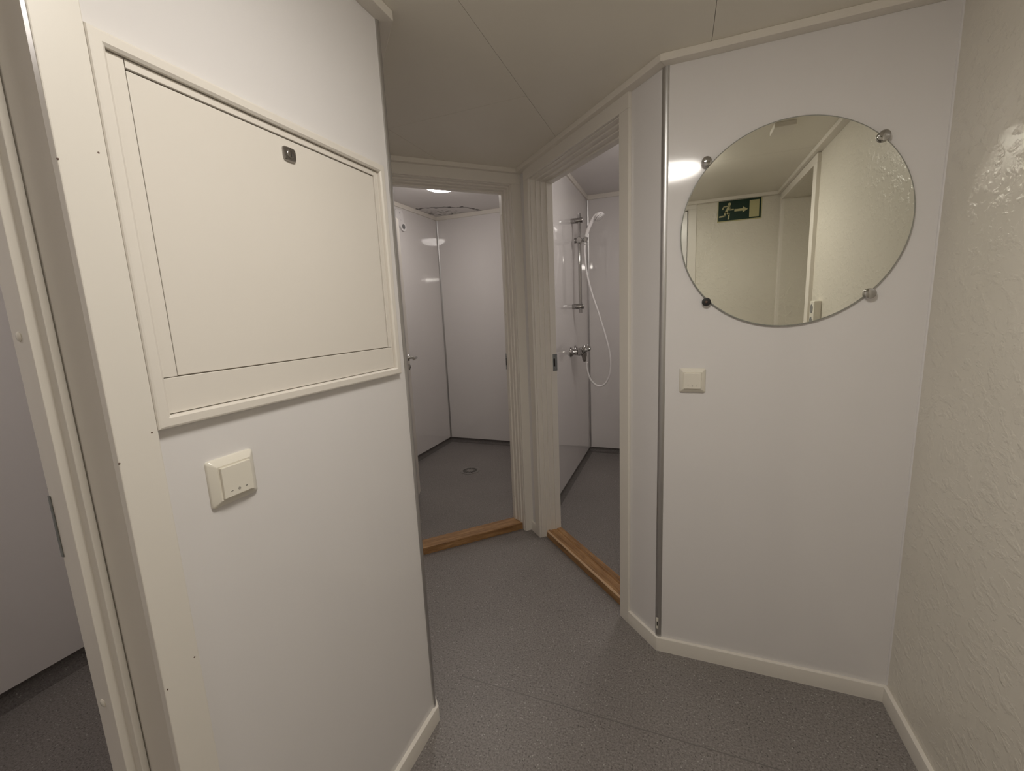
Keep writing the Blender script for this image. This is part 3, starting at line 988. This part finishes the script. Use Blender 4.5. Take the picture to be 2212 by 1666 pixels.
# ------------------------------------------------------------------ ceiling lamps
def lamp(d, label):
    p = W(d['x'], d['y'], d['z'])
    r, h = d['r'], d['h']
    root = empty('ceiling_lamp', p, label, 'lamp', None, 'round dome ceiling lamps')
    dn = Vector((0, 0, -1))
    obj('lamp_base', MB().lathe([(r * 0.99, 0.0), (r * 1.02, 0.003), (r * 1.02, 0.016), (r * 0.985, 0.019), (r * 0.94, 0.017)], p, dn, 64), 'white_plastic', root, smooth=True)
    prof = [(r * 0.98, 0.016)] + [(r * 0.98 * math.cos(a), 0.016 + (h - 0.016) * math.sin(a)) for a in [math.radians(x) for x in (10, 20, 32, 45, 58, 70, 80)]] + [(0.0, h)]
    obj('diffuser', MB().lathe(prof, p, dn, 64), glow('opal_diffuser', d['col'], d['power']), root, smooth=True, label='glowing opal dome')
    return root


lamp(LAMP_HALL, 'round glowing dome lamp on the lobby ceiling, seen as a reflection on the mirror wall')
lamp(LAMP_ONE, 'round glowing dome lamp on the ceiling of the left shower cubicle')
lamp(LAMP_TWO, 'round glowing dome lamp in the shower rail cubicle, hidden above the doorway')
lamp(LAMP_DIM, 'round glowing dome lamp in the cubicle at the near left, hidden by its door frame')

# ------------------------------------------------------------------ left cubicle: drain, wall bracket
dr = empty('floor_drain', W(-1.262, 2.400), 'round metal floor drain in the left cubicle', 'drain')
dc = W(-1.262, 2.400)
RD = 0.087
obj('drain_ring', MB().lathe([(RD, 0.0), (RD, 0.0022), (RD - 0.004, 0.0030), (RD * 0.72, 0.0026), (RD * 0.70, 0.0008)], dc, Z, 48), 'drain', dr, smooth=True)
obj('drain_sump', MB().lathe([(RD * 0.71, 0.0006), (0.0, 0.0006)], dc, Z, 48), 'black', dr)
gm = MB()
for k in range(24):
    a = 2 * math.pi * k / 24
    d_ = Vector((math.cos(a), math.sin(a), 0))
    t_ = Vector((-d_.y, d_.x, 0))
    gm.box(dc + d_ * RD * 0.30 - t_ * 0.0022 + Z * 0.0008, d_ * RD * 0.41, t_ * 0.0044, Z * 0.0018)
gm.lathe([(0.0, 0.0028), (RD * 0.30, 0.0028), (RD * 0.32, 0.0022), (RD * 0.32, 0.0008)], dc, Z, 32)
obj('drain_grate', gm, 'drain', dr)

wb = empty('wall_bracket', W(CX1, 2.49, 0.56), 'small white plastic wall bracket with a round grey ring, high in the left cubicle', 'bracket')
bx = S * CX1


def bp(y, z, n=0.0):
    return Vector((bx + n, S * y, S * (z + 1)))


yc = 2.500
ring_c = (yc + 0.030, 0.612)
outl = [(yc - 0.052, 0.655), (yc - 0.050, 0.700), (yc - 0.040, 0.710), (yc + 0.016, 0.714), (yc + 0.030, 0.706), (yc + 0.034, 0.690), (yc + 0.036, 0.640)]
for k in range(0, 11):
    a = math.radians(62 - k * 27)
    outl.append((ring_c[0] + 0.034 * math.cos(a), ring_c[1] + 0.030 * math.sin(a)))
outl += [(yc - 0.010, 0.600)]
obj('bracket_plate', MB().prism([bp(y, z) for y, z in outl], (0.014, 0, 0)), 'white_plastic', wb, bevel=0.002)
obj('grey_disc', MB().lathe([(0.0, 0.001), (0.021, 0.001), (0.022, 0.0)], bp(ring_c[0], ring_c[1], 0.014), (1, 0, 0), 28), 'grey', wb, smooth=True)
obj('button', MB().lathe([(0.0, 0.003), (0.016, 0.003), (0.018, 0.0), ], bp(yc + 0.004, 0.662, 0.014), (1, 0, 0), 24), 'white_plastic', wb, smooth=True)
obj('slot', MB().box(bp(yc - 0.004, 0.688, 0.0138), (0.0010, 0, 0), (0, 0.005, 0), (0, 0, 0.014)), 'black', wb)

# ------------------------------------------------------------------ shower set in the right cubicle
PX = S * CXP
YSH = S * 2.505


def sh(x, z, y=0.0):
    """x = metres out of the partition, z plan height, y offset metres"""
    return Vector((PX + x, YSH + y, S * (z + 1)))


XA = Vector((1, 0, 0))
ra = empty('shower_rail', sh(0, 0), 'upright chrome shower rail on the glossy partition', 'shower rail')
obj('rail', MB().tube([sh(0.062, -0.004), sh(0.062, 0.549)], 0.0125, 20), 'chrome', ra, smooth=True)
for zz in (0.034, 0.511):
    obj('wall_arm', MB().lathe([(0.0, 0.088), (0.0175, 0.088), (0.0195, 0.085), (0.0195, 0.0)], sh(0, zz), XA, 28), 'chrome', ra, smooth=True)
zs = 0.403
sl = MB().lathe([(0.0, -0.024), (0.020, -0.024), (0.024, -0.018), (0.024, 0.018), (0.020, 0.024), (0.0, 0.024)], sh(0.062, zs), (0, 1, 0), 28)
sld = obj('slider', sl, 'chrome', ra, smooth=True)
obj('slider_knob', MB().lathe([(0.012, 0.0), (0.017, 0.006), (0.020, 0.022), (0.018, 0.027), (0.0, 0.028)], sh(0.048, zs), (-1, -0.2, 0), 24), 'chrome', sld, smooth=True)
obj('cradle', MB().lathe([(0.0135, -0.018), (0.017, -0.018), (0.0178, 0.018), (0.0138, 0.018), (0.0135, -0.018)], sh(0.1075, zs + 0.001), (0.24, 0, 0.97), 24), 'chrome', sld, smooth=True)


def px2sh(pts):
    """points on the upright plane through the rail: (x metres out, z plan)"""
    return [sh(a, b, c) for a, b, c in pts]


hs = empty('hand_shower', sh(0.09, 0.39), 'white hand shower tilted out in the slider of the chrome rail', 'hand shower')
hp_ = spline(px2sh([(0.1015, 0.378, 0), (0.111, 0.418, 0), (0.131, 0.462, -0.002), (0.156, 0.496, -0.004), (0.184, 0.522, -0.006), (0.208, 0.532, -0.008)]), 6)
rads = [0.0105 + 0.004 * min(1, i / 20) for i in range(len(hp_))]
obj('handle', MB().tube(hp_, rads, 16), 'white_plastic', hs, smooth=True)
hd_ax = Vector((0.60, -0.10, -0.80)).normalized()
hc = sh(0.212, 0.518, -0.008)
obj('head', MB().lathe([(0.0, -0.026), (0.016, -0.025), (0.028, -0.018), (0.036, -0.006), (0.038, 0.002), (0.036, 0.004)], hc, hd_ax, 28), 'white_plastic', hs, smooth=True)
obj('dark_seam', MB().lathe([(0.0355, 0.002), (0.0372, 0.003), (0.0372, 0.0055), (0.0355, 0.0065)], hc, hd_ax, 28), 'print', hs, smooth=True)
obj('spray_face', MB().lathe([(0.0365, 0.005), (0.0365, 0.0105), (0.034, 0.0125), (0.022, 0.0130), (0.022, 0.0150), (0.0, 0.0155)], hc, hd_ax, 28), 'white_plastic', hs, smooth=True)

mx = empty('mixer_tap', sh(0, -0.228), 'old chrome mixer tap on the partition under the shower rail', 'tap')
ym_ = -0.02
zt_ = -0.226
for dy in (-0.075, 0.075):
    obj('wall_flange', MB().lathe([(0.038, 0.0), (0.038, 0.005), (0.032, 0.016), (0.021, 0.024), (0.018, 0.036), (0.024, 0.038), (0.024, 0.056)], sh(0, zt_, ym_ + dy), XA, 28), 'chrome', mx, smooth=True)
obj('tap_body', MB().lathe([(0.0, -0.088), (0.022, -0.086), (0.028, -0.078), (0.028, -0.040), (0.032, -0.026), (0.032, 0.026), (0.028, 0.040), (0.028, 0.078), (0.022, 0.086), (0.0, 0.088)], sh(0.064, zt_, ym_), (0, 1, 0), 28), 'chrome', mx, smooth=True)
for dy in (-0.060, 0.060):
    ax = Vector((0.86, 0, 0.42)).normalized()
    o_ = sh(0.072, zt_ + 0.004, ym_ + dy)
    kn = MB().lathe([(0.014, 0.0), (0.013, 0.016), (0.012, 0.024)], o_, ax, 20)
    e1 = Vector((0, 1, 0))
    e2 = ax.cross(e1)
    ringp = []
    K = 36
    for hgt, f in ((0.024, 0.7), (0.029, 1.0), (0.050, 1.0), (0.056, 0.8)):
        ringp.append([o_ + ax * hgt + (e1 * math.cos(2 * math.pi * k / K) + e2 * math.sin(2 * math.pi * k / K)) * (0.0245 + 0.0052 * math.cos(3 * 2 * math.pi * k / K)) * f for k in range(K)])
    kn.add(sum(ringp, []), [(r * K + k, r * K + (k + 1) % K, (r + 1) * K + (k + 1) % K, (r + 1) * K + k) for r in range(3) for k in range(K)] + [tuple(range(K))[::-1], tuple(range(3 * K, 4 * K))])
    obj('knob', kn, 'chrome', mx, smooth=True)
obj('outlet', MB().lathe([(0.022, -0.004), (0.021, 0.018), (0.016, 0.034), (0.016, 0.046), (0.010, 0.064), (0.0, 0.065)], sh(0.090, zt_ - 0.012, ym_ - 0.012), (0.04, 0, -1), 20), 'lock', mx, smooth=True)

ho = empty('shower_hose', sh(0.09, -0.5), 'white shower hose looping from the mixer tap up to the hand shower', 'hose')
HOSE = [(1267, 783), (1267.5, 795), (1272, 812), (1280, 826), (1294, 834.5), (1307, 829), (1315, 814), (1318.5, 790), (1316.5, 762), (1309, 730), (1300, 700), (1290, 668), (1279, 636), (1271, 606), (1266, 580), (1264, 558), (1263, 545)]
cpos = W(0, 0, 0)
hpts = []
for i, (px_, py_) in enumerate(HOSE):
    d_ = fw + rt2 * ((px_ - 1106) / FPX) - up2 * ((py_ - 833) / FPX)
    k = i / (len(HOSE) - 1)
    yy = YSH + ym_ - 0.012 + (0.012 - ym_) * k + 0.0
    hpts.append(cpos + d_ * ((yy - cpos.y) / d_.y))
hpts.append(sh(0.1005, 0.374))
obj('hose_tube', MB().tube(spline(hpts, 6), 0.0072, 12), 'white_plastic', ho, smooth=True)

# small nail marks on the near casing
NAILS = [(0.2495, 0.1618), (0.2824, 0.1773), (0.2834, -0.1111), (0.2497, -0.1352), (0.2843, -0.3936), (0.2522, -0.4086)]
for y_, z_ in NAILS:
    obj('nail_hole', MB().lathe([(0.0, 0.0004), (0.0012, 0.0003), (0.0014, -0.0004)], (S * XL + TCAS, S * y_, S * (z_ + 1)), LX, 10), 'brown', d3, smooth=True)
bpy.context.view_layer.update()
